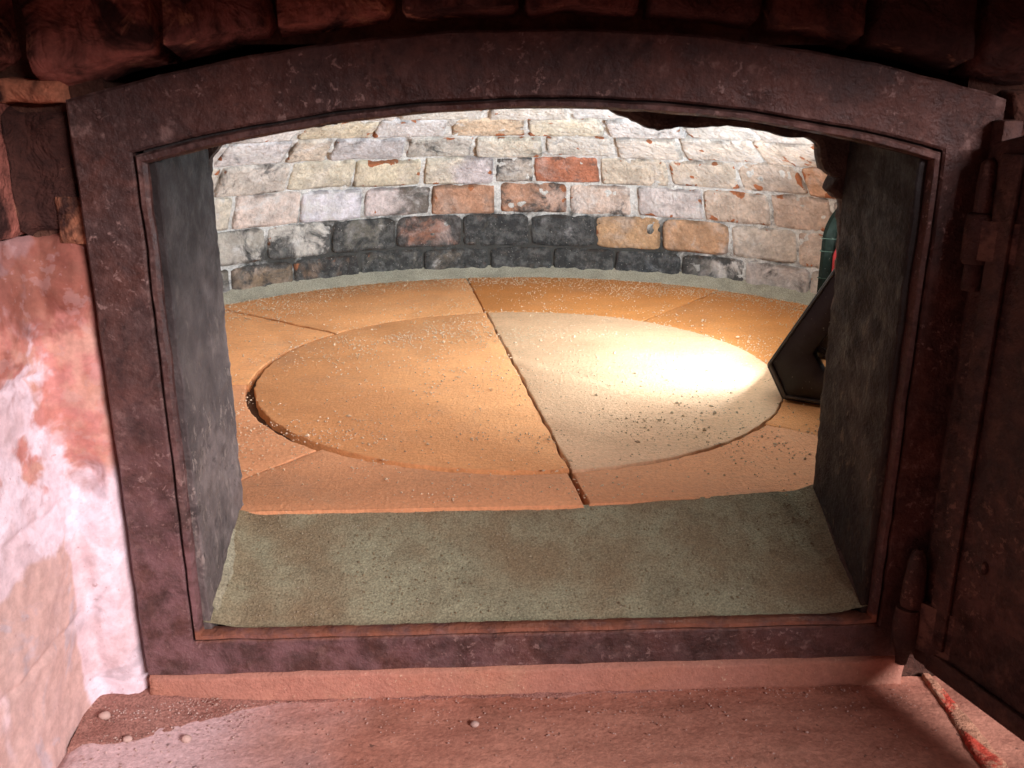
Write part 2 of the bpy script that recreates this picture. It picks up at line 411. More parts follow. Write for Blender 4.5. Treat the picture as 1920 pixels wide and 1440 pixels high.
# (azimuth from, to, colour, soot, lime, chip, second colour) of each course, floor upwards
DK, GY = (96, 90, 80), (140, 136, 128)
ROWS = [
 [(-58, -48.9, (130, 120, 105), .10, .05, 0, None), (-48.6, -46.5, (110, 105, 95), .15, 0, 0, None), (-46.4, -35.7, (150, 128, 105), .08, 0, 0, None), (-35.6, -24.3, (120, 98, 80), .20, .05, 0, None), (-24, -13.3, (115, 108, 95), .17, .10, 0, None), (-13.1, -2, (110, 100, 88), .22, .10, 0, None), (-1.7, 8.9, (105, 95, 85), .28, .04, 0, None), (9.1, 19.5, (105, 100, 92), .25, .06, 0, None), (19.7, 30.9, (95, 100, 105), .26, .08, 0, None), (31.1, 41.9, (110, 105, 98), .20, .06, 0, (205, 198, 190)), (42.1, 53.1, (200, 188, 180), -.08, .08, 0, None), (53.3, 60.8, (198, 185, 172), -.2, 0, 0, None)],
 [(-58.5, -49.3, (190, 186, 176), 0, .1, 0, None), (-48.9, -40.2, (188, 182, 170), .05, .12, 0, None), (-39.8, -29, (208, 202, 192), .03, .14, 0, None), (-28.8, -17.9, (120, 116, 106), .20, .02, 0, None), (-17.8, -6.6, (158, 112, 92), .17, 0, 0, None), (-6.4, 5, (75, 74, 72), .36, .0, 0, None), (5.2, 16.2, (72, 72, 72), .38, 0, 0, None), (16.4, 27.5, (200, 162, 124), -.42, 0, 0, None), (27.8, 39.1, (200, 160, 126), -.5, .02, 0, None), (39.6, 50.6, (212, 200, 186), -.5, .05, 0, None), (50.8, 59.4, (208, 188, 172), -.5, 0, .02, None)],
 [(-56.1, -46.5, (226, 216, 198), -.1, .1, 0, None), (-46.1, -34.6, (228, 210, 198), -.2, .1, 0, None), (-34.4, -23.8, (230, 226, 232), -.2, .15, 0, None), (-23.4, -12.2, (216, 202, 198), -.06, .05, 0, (120, 112, 104)), (-11.9, -1, (196, 150, 122), -.06, -.1, 0, None), (-.1, 11.4, (196, 150, 122), .03, -.1, 0, None), (12, 22.5, (222, 200, 184), -.05, .08, 0, None), (23.6, 34.8, (216, 206, 202), -.2, .1, .05, None), (35.1, 46.3, (212, 192, 174), -.2, 0, .06, None), (46.8, 57.2, (210, 186, 168), -.3, -.1, 0, None)],
 [(-61.9, -50.5, (215, 205, 190), -.1, .1, 0, None), (-50.3, -37.9, (216, 206, 194), -.07, 0, 0, None), (-37.4, -26, (222, 212, 190), -.2, -.2, 0, None), (-25.8, -14.1, (224, 212, 186), -.2, -.2, .03, None), (-13.6, -1.4, (222, 212, 192), -.1, -.1, 0, (216, 206, 206)), (-.9, 5.8, (196, 186, 174), .10, .1, 0, None), (6, 17.4, (192, 126, 98), -.04, -.02, 0, None), (17.6, 29.5, (222, 208, 188), -.2, .05, .02, None), (30.1, 41.9, (222, 208, 190), -.3, .05, .07, None), (42.2, 53.7, (216, 198, 180), -.3, 0, .05, None), (54, 62.7, (216, 172, 140), -.2, -.1, .1, None)],
 [(-64.8, -52.9, (225, 220, 214), -.2, .1, 0, None), (-52.6, -39.7, (230, 226, 226), -.2, .15, 0, None), (-39.3, -32.2, (222, 208, 190), -.1, .05, .05, None), (-31.6, -18, (208, 204, 204), -.1, 0, 0, None), (-17.4, -5.4, (202, 198, 188), -.03, .02, 0, None), (-4.7, 7.6, (222, 214, 196), -.1, .05, 0, None), (8.2, 20.8, (224, 218, 206), -.1, .08, .06, None), (21.4, 33.1, (230, 222, 210), -.3, .1, 0, None), (33.6, 47.8, (232, 222, 208), -.3, .1, .02, None), (48.1, 61, (228, 212, 194), -.3, .1, .1, None)],
 [(-67.6, -54.3, (225, 220, 212), -.2, .1, 0, None), (-53.9, -40.8, (230, 226, 222), -.2, .1, 0, None), (-40, -25.3, (226, 214, 188), -.2, 0, 0, None), (-25, -11, (222, 218, 216), -.2, .1, 0, None), (-9.9, 4.5, (224, 200, 172), -.1, 0, .03, None), (5.1, 19.9, (230, 220, 196), -.2, 0, .05, None), (20.7, 35.5, (230, 226, 222), -.3, .1, 0, None), (36, 50, (230, 224, 214), -.3, .1, .02, None), (50.5, 64.9, (226, 214, 200), -.3, .1, .05, None)],
 [(-60.9, -41.5, (225, 222, 214), -.2, .1, 0, None), (-40.8, -22.4, (228, 222, 212), -.2, .1, 0, None), (-21.8, -4.2, (222, 218, 208), -.2, .1, .02, None), (-3, 14.2, (226, 220, 208), -.2, .1, .02, None), (14.5, 30.7, (228, 226, 222), -.2, .1, 0, None), (31.2, 48.7, (228, 224, 216), -.2, .1, 0, None)],
]
for s, row in enumerate(ROWS):
    for a0, a1, col, so, li, ch, ti in row:
        chamber_brick(math.radians(a0), math.radians(a1), s, col, so, li+(.06 if s >= 2 and li >= 0 else 0), ch, ti, proud=random.uniform(-.001, .002))
    # the same courses carried on round the sides of the chamber
    rm = (PROF[s][0]+PROF[s+1][0])/2
    lim = math.degrees(math.acos(max(-1, min(1, (FRONT_Y+.03-CY)/rm))))
    step = math.degrees(.108/rm)
    for sg, st in ((-1, -row[0][0]), (1, row[-1][1])):
        a = st+.5
        while a+step < lim:
            col = random.choice([(218, 208, 192), (224, 216, 206), (206, 188, 168), (200, 160, 124), (190, 182, 172)])
            lo_, hi_ = (a, a+step-.4) if sg > 0 else (-a-step+.4, -a)
            chamber_brick(math.radians(lo_), math.radians(hi_), s, col, .08 if s < 2 else -.2, .05, 0, None)
            a += step
# sandy grout bead along the foot of the wall
v = []; f = []; n = 360
for i in range(n+1):
    a = math.radians(-124+248*i/n)
    for k, (dr, zz) in enumerate([(.004, .016), (-.004, .011), (-.011, .0055), (-.019, .002), (-.026, -.003)]):
        q = (math.sin(a), math.cos(a), k*.1)
        r = .5227+dr+(.004*fnz(q, 26, 2) if k else 0); z = zz+(.0025*fnz(q, 30, 6) if k < 4 else 0)
        v.append(Vector((CX+r*math.sin(a), max(FRONT_Y, CY+r*math.cos(a)), z)))
for i in range(n):
    for k in range(4): f.append((i*5+k, i*5+k+1, (i+1)*5+k+1, (i+1)*5+k))
mobj('grout_bead', v, f, GR, chamber)
# front wall of the chamber with the ragged mouth
EDGE = [(-.212, -.03), (-.211, .08), (-.2085, .16), (-.206, .215), (-.2035, .236), (-.199, .241), (-.1914, .2487), (-.184, .2492), (-.172, .2535), (-.1497, .2559), (-.135, .2552), (-.1232, .2574), (-.119, .2600), (-.09, .2665), (-.04, .270), (.02, .270), (.046, .267), (.0503, .2634), (.060, .2598), (.0712, .2548), (.0812, .2526), (.095, .2548), (.1118, .2540), (.125, .2552), (.1358, .2540), (.150, .2515), (.1638, .2481), (.175, .2475), (.1832, .2441), (.1858, .234), (.1885, .2274), (.193, .2245), (.1971, .2222), (.1940, .218), (.1923, .2138), (.1975, .2105), (.2029, .2075), (.206, .18), (.211, .08), (.212, -.03)]
def refine(pts, d, amp, seed):
    out = []
    for (x0, z0), (x1, z1) in zip(pts, pts[1:]):
        m = max(1, int(math.hypot(x1-x0, z1-z0)/d))
        for k in range(m):
            t = k/m; x = x0+(x1-x0)*t; z = z0+(z1-z0)*t
            out.append((x+amp*nz((x, z, seed), 190), z+amp*nz((x, z, seed+7), 190)))
    return out+[pts[-1]]
ed = refine(EDGE, .003, .0012, 4)
v = []; f = []; n = len(ed)
for x, z in ed:
    cx, cz = 0., .06
    d = Vector((x-cx, 0, z-cz)); d.normalize()
    big = Vector((max(-.47, min(.47, (x-cx)*6)), 0, max(-.03, min(.36, (z-cz)*3+.06))))
    for y, off in ((.0985, .004), (.1005, .0006), (.106, 0), (.116, .002+.002*nz((x, z, 3), 150)), (.122, .006)):
        v.append(Vector((x+d.x*off, y, z+d.z*off)))
    v.append(Vector((big.x, .126, big.z))); v.append(Vector((big.x, .0985, big.z)))
for i in range(n-1):
    for k in range(6): f.append((i*7+k, i*7+k+1, (i+1)*7+k+1, (i+1)*7+k))
    f.append((i*7+6, i*7, (i+1)*7, (i+1)*7+6))
mobj('mouth_rim', v, f, MM, chamber, smooth=False)

# ------------------------------------------------------------------ hearth: eight ring tiles round a split disc
hearth = empty('oven_hearth', (CX, CY, -.03), 'round hearth floor of orange terracotta tiles with a split central disc', 'hearth')
A0 = 6.0
def clip(poly, y0):
    out = []
    for a, b in zip(poly, poly[1:]+poly[:1]):
        ia, ib = a[1] >= y0, b[1] >= y0
        if ia: out.append(a)
        if ia != ib:
            t = (y0-a[1])/(b[1]-a[1]); out.append((a[0]+(b[0]-a[0])*t, y0))
    return out
def tile(poly, col, z=0., tilt=(0, 0), label=None, bev=.0016):
    bm = bmesh.new(); cx = sum(q[0] for q in poly)/len(poly); cy = sum(q[1] for q in poly)/len(poly)
    vs = [bm.verts.new((x, y, z+tilt[0]*(x-cx)+tilt[1]*(y-cy))) for x, y in poly]
    face = bm.faces.new(vs)
    if face.normal.z < 0: face.normal_flip()
    bm.normal_update()
    r = bmesh.ops.extrude_face_region(bm, geom=[face]); 
    for q in [g for g in r['geom'] if isinstance(g, bmesh.types.BMVert)]: q.co.z = z
    for q in vs: q.co.z = -.028
    top = [g for g in r['geom'] if isinstance(g, bmesh.types.BMFace)][0]
    for q in top.verts: q.co.z = z+tilt[0]*(q.co.x-cx)+tilt[1]*(q.co.y-cy)
    bmesh.ops.bevel(bm, geom=list(top.edges), offset=bev, segments=2, profile=.5, affect='EDGES')
    for q in bm.verts: q.co -= hearth.location
    o = bmobj('hearth_tile', bm, TC, hearth, smooth=True); o.location = (0, 0, 0)
    o.color = tuple(col)+(1,)
    if label: o['label'] = label
    return o
def jit(poly, seed, amp=.0010):
    return [(x+amp*fnz((x, y, seed), 110), y+amp*fnz((x, y, seed+8), 110)) for x, y in poly]
OR = lin((210, 140, 76)); OR2 = lin((214, 146, 88)); TAN = lin((228, 164, 108)); PEACH = lin((230, 190, 150)); ROSE = lin((220, 156, 110))
R1 = .2665
ringcol = [OR, OR, TAN, TAN, ROSE, ROSE, ROSE, OR2]
for k in range(8):
    a0 = math.radians(A0+45*k); a1 = a0+math.radians(45)
    g0, g1 = .0013/.4, .0013/.4
    ri, ro = R1+.0012, .506
    def arc(r, s, e, m): return [(CX+r*math.cos(s+(e-s)*i/m), CY+r*math.sin(s+(e-s)*i/m)) for i in range(m+1)]
    inner = arc(ri, a0+.0012/ri, a1-.0012/ri, 26); outer = arc(ro, a0+.0012/ro, a1-.0012/ro, 30)
    # straighten: constant-width radial joints
    side1 = [(inner[-1][0]+(outer[-1][0]-inner[-1][0])*t/14, inner[-1][1]+(outer[-1][1]-inner[-1][1])*t/14) for t in range(1, 14)]
    side0 = [(outer[0][0]+(inner[0][0]-outer[0][0])*t/14, outer[0][1]+(inner[0][1]-outer[0][1])*t/14) for t in range(1, 14)]
    poly = inner+side1+outer[::-1]+side0
    if k == 6:      # the near joint gapes
        poly = [(x+.0022, y) for x, y in poly]
    sh = .062 if k >= 6 else 0.
    poly = [(x, y+sh*x) for x, y in clip([(x, y-sh*x) for x, y in poly], .0865-(.001 if sh else 0))]
    if k == 3: poly = [(x-.0012, y-.0018) for x, y in poly]
    if k == 4: poly = [(x-.0022, y-.0008) for x, y in poly]
    if k in (4, 5): poly = [(x-.0006*(k == 4), y) for x, y in poly]
    if len(poly) > 2: tile(jit(poly, k*3.1), ringcol[k], random.uniform(-.0008, .0004))
ang = math.radians(96); d = Vector((math.cos(ang), math.sin(ang)))
for side in (0, 1):
    m = 90; s = ang if side == 0 else ang-math.pi
    rr = R1-.0024-(.0014 if side == 0 else 0)
    poly = [(CX+rr*math.cos(s+math.pi*i/m), CY+rr*math.sin(s+math.pi*i/m)) for i in range(m+1)]
    e0, e1 = poly[-1], poly[0]
    poly += [(e0[0]+(e1[0]-e0[0])*t/40, e0[1]+(e1[1]-e0[1])*t/40) for t in range(1, 40)]
    off = (.0032, .0006) if side == 1 else (.0006, .0030)
    poly = [(x+off[0], y+off[1]) for x, y in poly]
    tile(jit(poly, 40+side, .0017), (PEACH if side else TAN), .0006 if side else -.0001, (0, 0), 'pale peach right half of the central disc' if side else None)
# sandy bed the tiles lie on, seen down the joints
v = []; f = []; nr, nn = 70, 120
for i in range(nr+1):
    for j in range(nn+1):
        x = -.53+1.06*j/nn; y = .088+.86*i/nr
        v.append((x, y, -.0090+.0030*fnz((x, y, 0), 16, 1)))
for i in range(nr):
    for j in range(nn): f.append((i*(nn+1)+j, i*(nn+1)+j+1, (i+1)*(nn+1)+j+1, (i+1)*(nn+1)+j))
mobj('sand_bed', v, f, SD, hearth)

# ------------------------------------------------------------------ iron door frame
HX, ZB, ZS, RISE = .2088, -.0405, .2405, .0275
def outline(hx, zb, zs, rise, rc=.006, m=40, ms=24):
    pts = []
    def seg(a, b, k): return [(a[0]+(b[0]-a[0])*i/k, a[1]+(b[1]-a[1])*i/k) for i in range(k)]
    R = (hx*hx+rise*rise)/(2*rise); cz = zs+rise-R; th = math.asin(hx/R)
    pts += seg((-hx, zb), (hx, zb), m)
    pts += seg((hx, zb), (hx, zs), ms)
    pts += [(R*math.sin(th-2*th*i/m), cz+R*math.cos(th-2*th*i/m)) for i in range(m)]
    pts += seg((-hx, zs), (-hx, zb), ms)
    return pts
frame = empty('oven_door_frame', (0, 0, ZB-.03), 'rusty dark cast-iron door frame with a low arched top', 'door frame')
def sweep(name, rings, mat, closed=True, wob=0.):
    n = len(rings[0][0]); v = []; f = []
    for pts, y in rings:
        for x, z in pts: v.append(Vector((x+wob*nz((x, y, z), 60, 2), y+wob*nz((x, y, z), 70, 5), z+wob*nz((x, y, z), 60, 8))))
    m = len(rings)
    for k in range(m if closed else m-1):
        k2 = (k+1) % m
        for i in range(n):
            i2 = (i+1) % n
            f.append((k*n+i, k*n+i2, k2*n+i2, k2*n+i))
    o = mobj(name, v, f, mat, frame, smooth=True); o.data.set_sharp_from_angle(angle=math.radians(35)); return o
def OL(nn, dz=0.): return outline(HX+nn, ZB-nn, ZS+nn*.9, RISE)
OUT = lambda q: outline(.2452-q, -.0702+q, .2725-q, .0345)
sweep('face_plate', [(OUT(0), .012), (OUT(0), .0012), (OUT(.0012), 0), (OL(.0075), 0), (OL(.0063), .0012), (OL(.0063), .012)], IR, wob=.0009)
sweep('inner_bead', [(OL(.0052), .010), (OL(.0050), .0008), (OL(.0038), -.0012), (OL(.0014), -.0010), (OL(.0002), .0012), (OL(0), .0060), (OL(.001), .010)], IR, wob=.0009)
def jamb(sg):
    v = []; f = []; ny, nz_ = 16, 90
    for j in range(nz_+1):
        z = -.046+.292*j/nz_
        sec = [(HX+.0010, .0052), (HX-.0034, .0050), (HX-.0042, .0058)]
        for i in range(1, ny+1):
            t = i/ny; sec.append((HX-.0044-.0020*t, .0058+.0922*t))
        sec += [(HX+.006, .0985), (HX+.006, .0052)]
        for i, (x, y) in enumerate(sec):
            if 0 < i < len(sec)-2:
                x += .0011*fnz((sg*3, y, z), 30, 4)+.0008*nz((sg*3, y, z), 120, 7)
                if i == len(sec)-3: x += .0008*fnz((sg, y, z), 160, 2)
            v.append((sg*x, y, z))
    c = len(sec)
    for j in range(nz_):
        for i in range(c-1): f.append((j*c+i, j*c+i+1, (j+1)*c+i+1, (j+1)*c+i))
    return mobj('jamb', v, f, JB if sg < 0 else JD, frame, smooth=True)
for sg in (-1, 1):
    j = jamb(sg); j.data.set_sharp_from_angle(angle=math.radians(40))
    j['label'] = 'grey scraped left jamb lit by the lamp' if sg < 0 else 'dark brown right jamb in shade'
v = []; f = []; n = 50
R = (HX*HX+RISE*RISE)/(2*RISE); cz = ZS+RISE-R; th = math.asin(HX/R)
for i in range(n+1):
    a = -th+2*th*i/n
    for y, dr in ((.004, 0), (.0985, .004), (.0985, .010), (.004, .010)):
        v.append(((R+dr)*math.sin(a), y, cz+(R+dr)*math.cos(a)))
for i in range(n):
    for k in range(4): f.append((i*4+k, i*4+(k+1) % 4, (i+1)*4+(k+1) % 4, (i+1)*4+k))
mobj('arch_soffit', v, f, JB, frame, smooth=False)

# ------------------------------------------------------------------ cement sill in the doorway
sill = empty('oven_sill', (0, .05, -.06), 'sloping olive-grey sandy cement sill inside the iron frame', 'sill')
v = []; f = []; nx, ny = 150, 40
def sill_z(x, y):
    t = (y-.006)/.082
    return -.0392+.0368*max(0, t)**.92 + .0006*fnz((x, y, 0), 28, 6)+.0005*nz((x, y, 0), 170, 1)+.0045*sst(.186, .209, abs(x))
for j in range(ny+1):
    for i in range(nx+1):
        x = -.2085+.417*i/nx; y = .0035+(.0840+.062*max(0, x))*j/ny
        v.append((x, y, sill_z(x, y)))
for j in range(ny):
    for i in range(nx): f.append((j*(nx+1)+i, j*(nx+1)+i+1, (j+1)*(nx+1)+i+1, (j+1)*(nx+1)+i))
b0 = len(v)
for x, y in ((-.206, .006), (.206, .006), (.206, .088), (-.206, .088)): v.append((x, y, -.06))
f += [(b0, b0+1, b0+2, b0+3)]
mobj('cement_bed', v, f, SILL, sill)
for sg in (-1, 1):
    v = []; f = []; n = 44
    for i in range(n+1):
        y = .012+(.058 if sg < 0 else .074)*i/n
        wd = (.004+.004*math.sin(math.pi*min(1, i/n*1.05))+.0018*fnz((sg, y, 0), 90, 3))*(1 if sg < 0 else .55)
        for k in range(5):
            t = k/4; x = .2062-wd*t
            v.append((sg*x, y, sill_z(sg*x, y)+.0045*(1-t)**1.5*(1 if sg < 0 else .6)+.0006*nz((x, y, k), 200)-(.0006 if k == 4 else 0)+.0006))
    for i in range(n):
        for k in range(4): f.append((i*5+k, i*5+k+1, (i+1)*5+k+1, (i+1)*5+k))
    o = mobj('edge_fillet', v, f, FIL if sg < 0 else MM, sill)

# ------------------------------------------------------------------ open iron door, hinged at the right
D0 = Vector((.2366, -.016, 0)); DU = Vector((.0239, -.0727, 0)).normalized(); DN = Vector((DU.y, -DU.x, 0))   # DN points left, into the view
if DN.x > 0: DN = -DN
def dpt(s, z, h): return D0+DU*s+DN*h+Vector((0, 0, z))
door = frame
def plate(name, pts, h0, h1, mat, bev=.0015, parent=None):
    parent = parent or door
    bm = bmesh.new()
    fr = bm.faces.new([bm.verts.new(dpt(s, z, h1)) for s, z in pts])
    r = bmesh.ops.extrude_face_region(bm, geom=[fr])
    for g in r['geom']:
        if isinstance(g, bmesh.types.BMVert): g.co += DN*(h0-h1)
    bmesh.ops.bevel(bm, geom=list(bm.edges), offset=bev, segments=2, profile=.5, affect='EDGES')
    return bmobj(name, bm, mat, parent, smooth=True)
def arch_pts(s0, s1, z0, z1, rise, m=24):
    hx = (s1-s0)/2; R = (hx*hx+rise*rise)/(2*rise); th = math.asin(hx/R)
    return [(s0, z0), (s1, z0)]+[((s0+s1)/2+R*math.sin(th-2*th*i/m), z1+rise-R+R*math.cos(th-2*th*i/m)) for i in range(m+1)]
door = plate('door', arch_pts(-.0065, .425, -.065, .25, .03), -.009, 0, DR)
door['label'] = 'dark rusty door leaf swung open at the right'
plate('baffle_panel', arch_pts(.050, .38, -.006, .215, .02), .0026, .006, DR, .001)
plate('bottom_rail', [(.006, -.063), (.423, -.063), (.423, -.050), (.006, -.050)], .0003, .0035, DR, .0012)
plate('hinge_stile', [(.004, -.046), (.017, -.046), (.017, .246), (.004, .246)], .0003, .0035, DR, .0012)
for k, z in enumerate((.02, .19)):
    bm = bmesh.new()
    bmesh.ops.create_uvsphere(bm, u_segments=14, v_segments=8, radius=.004, matrix=Matrix.Translation(dpt(.034, z, .0005)) @ Matrix.Diagonal((.6, .6, 1, 1)))
    bmobj('rivet', bm, DR, door, smooth=True)
def hinge(prof, name='hinge_knuckle', x=.2262, y=-.0125):
    v = []; f = []; m = 24
    for z, r in prof:
        for i in range(m):
            a = 2*math.pi*i/m; v.append((x+r*math.cos(a)*(1+.03*nz((a, z*40, 0), 1.))+.0006*nz((z, a, 1), 60), y+r*math.sin(a)*.9, z))
    for j in range(len(prof)-1):
        for i in range(m): f.append((j*m+i, j*m+(i+1) % m, (j+1)*m+(i+1) % m, (j+1)*m+i))
    f.append(tuple(range(m))); f.append(tuple((len(prof)-1)*m+i for i in range(m)))
    o = mobj(name, v, f, DR, door); o.data.set_sharp_from_angle(angle=math.radians(50)); return o
hinge([(-.066, .0035), (-.058, .0045), (-.0545, .0062), (-.050, .0078), (-.040, .0086), (-.030, .0080), (-.0265, .0072)])
hinge([(-.0255, .0062), (-.024, .0070), (-.010, .0066), (.004, .0056), (.011, .0040), (.0135, .0018)], 'hinge_pin', .2275)
hinge([(.187, .0070), (.189, .0080), (.200, .0083), (.212, .0080), (.214, .0066)], x=.2345)
hinge([(.172, .0050), (.174, .0056), (.186, .0056), (.187, .0050)], 'hinge_pin', .2345)
hinge([(.2145, .0050), (.228, .0054), (.240, .0045), (.243, .0015)], 'hinge_pin', .2345)
bm = bmesh.new(); box(bm, .2385, .2495, -.0125, -.0004, -.068, .262, .0015)
bmobj('added_gap_blocker', bm, DR, frame, smooth=True)  # added bar that stops light leaking through the gap behind the door
# hinge straps joining knuckles to the leaf
for z0, z1 in ((-.052, -.020), (.190, .211)):
    bm = bmesh.new(); p0 = Vector((.229, -.0125, 0)); p1 = dpt(.022, 0, -.003)
    dd = (p1-p0); nn_ = Vector((-dd.y, dd.x, 0)).normalized()*.0022
    vs = [bm.verts.new((q+e+Vector((0, 0, z)))) for z in (z0, z1) for q, e in ((p0, nn_), (p1, nn_), (p1, -nn_), (p0, -nn_))]
    for q in ((0, 1, 2, 3), (4, 5, 6, 7), (0, 1, 5, 4), (1, 2, 6, 5), (2, 3, 7, 6), (3, 0, 4, 7)): bm.faces.new([vs[i] for i in q])
    bmobj('hinge_strap', bm, DR, door)

# ------------------------------------------------------------------ outer brickwork round the frame
wall = empty('oven_front_wall', (0, .02, -.09), 'soot-darkened brick front wall around the iron frame, limewashed low at the left', 'wall')
def zout(x):
    hx, rise = .2452, .0345; R = (hx*hx+rise*rise)/(2*rise)
    return .2725+rise-R+math.sqrt(max(0, R*R-x*x)) if abs(x) < hx else .2725
def fold(p):
    d = -.272-p[0]
    if d <= 0: return p
    k = d*d/(d+.012)          # rounded corner, then straight towards the viewer
    return (-.272-(d-k)-.05*k, p[1]-k, p[2])
def slab_brick(name, x0, x1, z0f, z1, yf, yb, col, lime=.5, rough=.003, mat=OB, parent=wall, nu=14, nv=12, bev=.005, seed=None):
    seed = random.uniform(0, 60) if seed is None else seed
    v = []; f = []
    z0_ = z0f if callable(z0f) else (lambda x: z0f)
    for j in range(nv+1):
        for i in range(nu+1):
            u, w = i/nu, j/nv
            x = x0+(x1-x0)*u; zl = z0_(x); z = zl+(z1-zl)*w
            q = (x, seed, z)
            x += .0018*nz(q, 60, 1); z += .0014*nz(q, 60, 4)
            e = min(min(u, 1-u)*abs(x1-x0), min(w, 1-w)*(z1-zl))
            pr = math.sqrt(max(0, 1-(1-min(1, e/bev))**2))
            y = yf+bev*(1-pr)+rough*fnz(q, 32, 2)
            if i in (0, nu) or j in (0, nv): y = yb
            v.append(fold((x, y, z)))
    for j in range(nv):
        for i in range(nu): f.append((j*(nu+1)+i, j*(nu+1)+i+1, (j+1)*(nu+1)+i+1, (j+1)*(nu+1)+i))
    o = mobj(name, v, f, mat, parent, origin=fold(((x0+x1)/2, yf, (z0_(x0)+z1)/2)))
    o.color = tuple(col)+(1,); o['lime'] = float(lime); return o
RB = [(.15, .056, .042), (.11, .042, .033), (.18, .068, .048), (.09, .035, .027)]
# bricks standing on end over the arch
xs = [-.262, -.192, -.138, -.076, -.012, .050, .112, .166, .222, .262]
for i, (a, b) in enumerate(zip(xs, xs[1:])):
    g = .0004
    slab_brick('brick', a+g, b-g, (lambda x: zout(x)+.0055+.002*nz((x, 0, 0), 40)), .375, -.010+random.uniform(-.004, .004), .02, tuple(q*(2.0, 1.9, 1.5, 1.1, .9, .7, .6, .5, .5)[i] for q in RB[i % 4]), .95 if i < 4 else .4, .0045, bev=.0035)  # tints fall off to the right: door shade painted into the brick colours
for x0, x1, z0, z1, yf, c, l in [(-.345, -.268, .287, .375, -.006, (.30, .11, .08), .9), (-.43, -.350, .287, .375, -.004, RB[1], .5), (-.290, -.2487, .2005, .2705, .009, (.055, .021, .015), .25), (-.355, -.2875, .204, .281, -.002, (.30, .11, .08), .9), (-.44, -.36, .204, .281, -.002, RB[1], .5), 
        (.2515, .300, .206, .281, .006, RB[1], .3), (.2515, .300, .140, .2, .010, RB[3], .3), (.2515, .300, .075, .134, .010, RB[1], .3), (.2515, .300, .008, .069, .010, RB[3], .3), (.2515, .300, -.058, .002, .010, RB[1], .3), (.305, .40, .206, .281, .006, RB[0], .3), (.305, .40, .140, .2, .008, RB[1], .3), (.305, .40, .075, .134, .008, RB[3], .3), (.305, .40, .008, .069, .008, RB[1], .3), (.305, .40, -.058, .002, .008, RB[0], .3), (.268, .36, .287, .375, -.006, RB[3], .3)]:
    slab_brick('brick', x0, x1, z0, z1, yf, .024, c, l)
slab_brick('mortar_lump', .2475, .262, .238, .254, -.006, .02, (.16, .07, .045), .6, .004)
slab_brick('mortar_lump', .2475, .272, .258, .277, .000, .02, (.16, .07, .045), .6, .004)
slab_brick('mortar_lump', -.2885, -.246, .2705, .2838, .004, .02, (.50, .20, .11), .8, .004, bev=.006)
slab_brick('mortar_lump', -.262, -.245, .196, .2255, .0068, .02, (.46, .19, .10), .5, .003, bev=.003)
# terracotta edge course under the frame
slab_brick('edge_tile', -.2495, .2395, -.096, -.0712, .0018, .02, (.44, .21, .15), .8, .0009, mat=TC, bev=.0012, nu=140, nv=10)
# mortar bed behind all the bricks, leaving the opening free
bm = bmesh.new()
for x0, x1, z0, z1 in ((-.60, -.2300, -.50, .42), (.2300, .60, -.50, .42), (-.2295, .2295, .300, .42), (-.2295, .2295, -.50, -.062)):
    box(bm, x0, x1, .0135, .11, z0, z1)
bmobj('mortar_bed', bm, OM, wall)
# limewashed plaster low at the left
v = []; f = []; nx, nz2 = 130, 260
def ztop(x): return .2035+.004*nz((x, 0, 0), 60, 3)+.002*nz((x, 0, 0), 160, 5)
for j in range(nz2+1):
    for i in range(nx+1):
        u = i/nx; w_ = j/nz2
        x = -.60+.3515*u**.7; zt = ztop(x); z = -.30+(zt+.30)*w_
        x += .0016*nz((z, 3, 0), 50)*(u > .9)
        y = .0035+.0030*fnz((x, 0, z), 17, 2)+.004*sst(.12, .2, z)*fnz((x, 0, z), 48, 3)+.0008*fnz((x, 0, z), 110, 6)
        y += .006*sst(.96, 1., w_)+.005*sst(.975, 1., u)
        y += -.0035*sst(.0, .05, .03+.02*nz((x, 0, z), 20, 9)-abs(x+.262+.01*nz((z, 0, 0), 30)))*sst(.12, .05, z)
        y += .010*math.exp(-((x+.2665)/.011)**2-((z-.0635)/.011)**2)
        for zj in (.051, -.026, .128):
            y += .0022*math.exp(-((z-zj-.004*nz((x, 0, zj), 30))/.0022)**2)*sst(-.262, -.275, x)
        if i == nx or j == nz2: y = .0136
        q = fold((x, y, z)); v.append((q[0]-(y-.004)*.9*sst(-.276, -.30, x), q[1], q[2]))
for j in range(nz2):
    for i in range(nx): f.append((j*(nx+1)+i, j*(nx+1)+i+1, (j+1)*(nx+1)+i+1, (j+1)*(nx+1)+i))
mobj('plaster', v, f, PL, wall)
bm = bmesh.new(); box(bm, -.60, -.3120, -.33, .0130, -.50, .3845)
bmobj('cheek_core', bm, OM, wall)
# unseen overhang added to keep daylight off the bricks over the arch
bm = bmesh.new(); box(bm, -.60, .60, -.33, .0130, .385, .50, .006)
bmobj('added_shade_beam', bm, OM, wall, smooth=True)

# ------------------------------------------------------------------ landing slab in front
base = None
landing = empty('landing_slab', (0, -.1, -.15), 'worn pinkish stone landing slab below the iron frame', 'slab')
v = []; f = []; nx, ny = 170, 90
def slab_left(y): return -.2815-.05*max(0, -y)+.0008*nz((y, 0, 0), 60)
for j in range(ny+1):
    y = .010-.33*(j/ny)**1.25
    for i in range(nx+1):
        x = slab_left(y)+(.42-slab_left(y))*i/nx
        xl = x-slab_left(y)
        z = -.0925+.0012*fnz((x*.5, y*1.6, 0), 20, 2)+.0004*nz((x, y, 0), 150)
        z -= .003*(1-sst(0, .010, xl+.004*nz((y, 0, 0), 60)))
        v.append((x, y, z))
for j in range(ny):
    for i in range(nx): f.append((j*(nx+1)+i, j*(nx+1)+i+1, (j+1)*(nx+1)+i+1, (j+1)*(nx+1)+i))
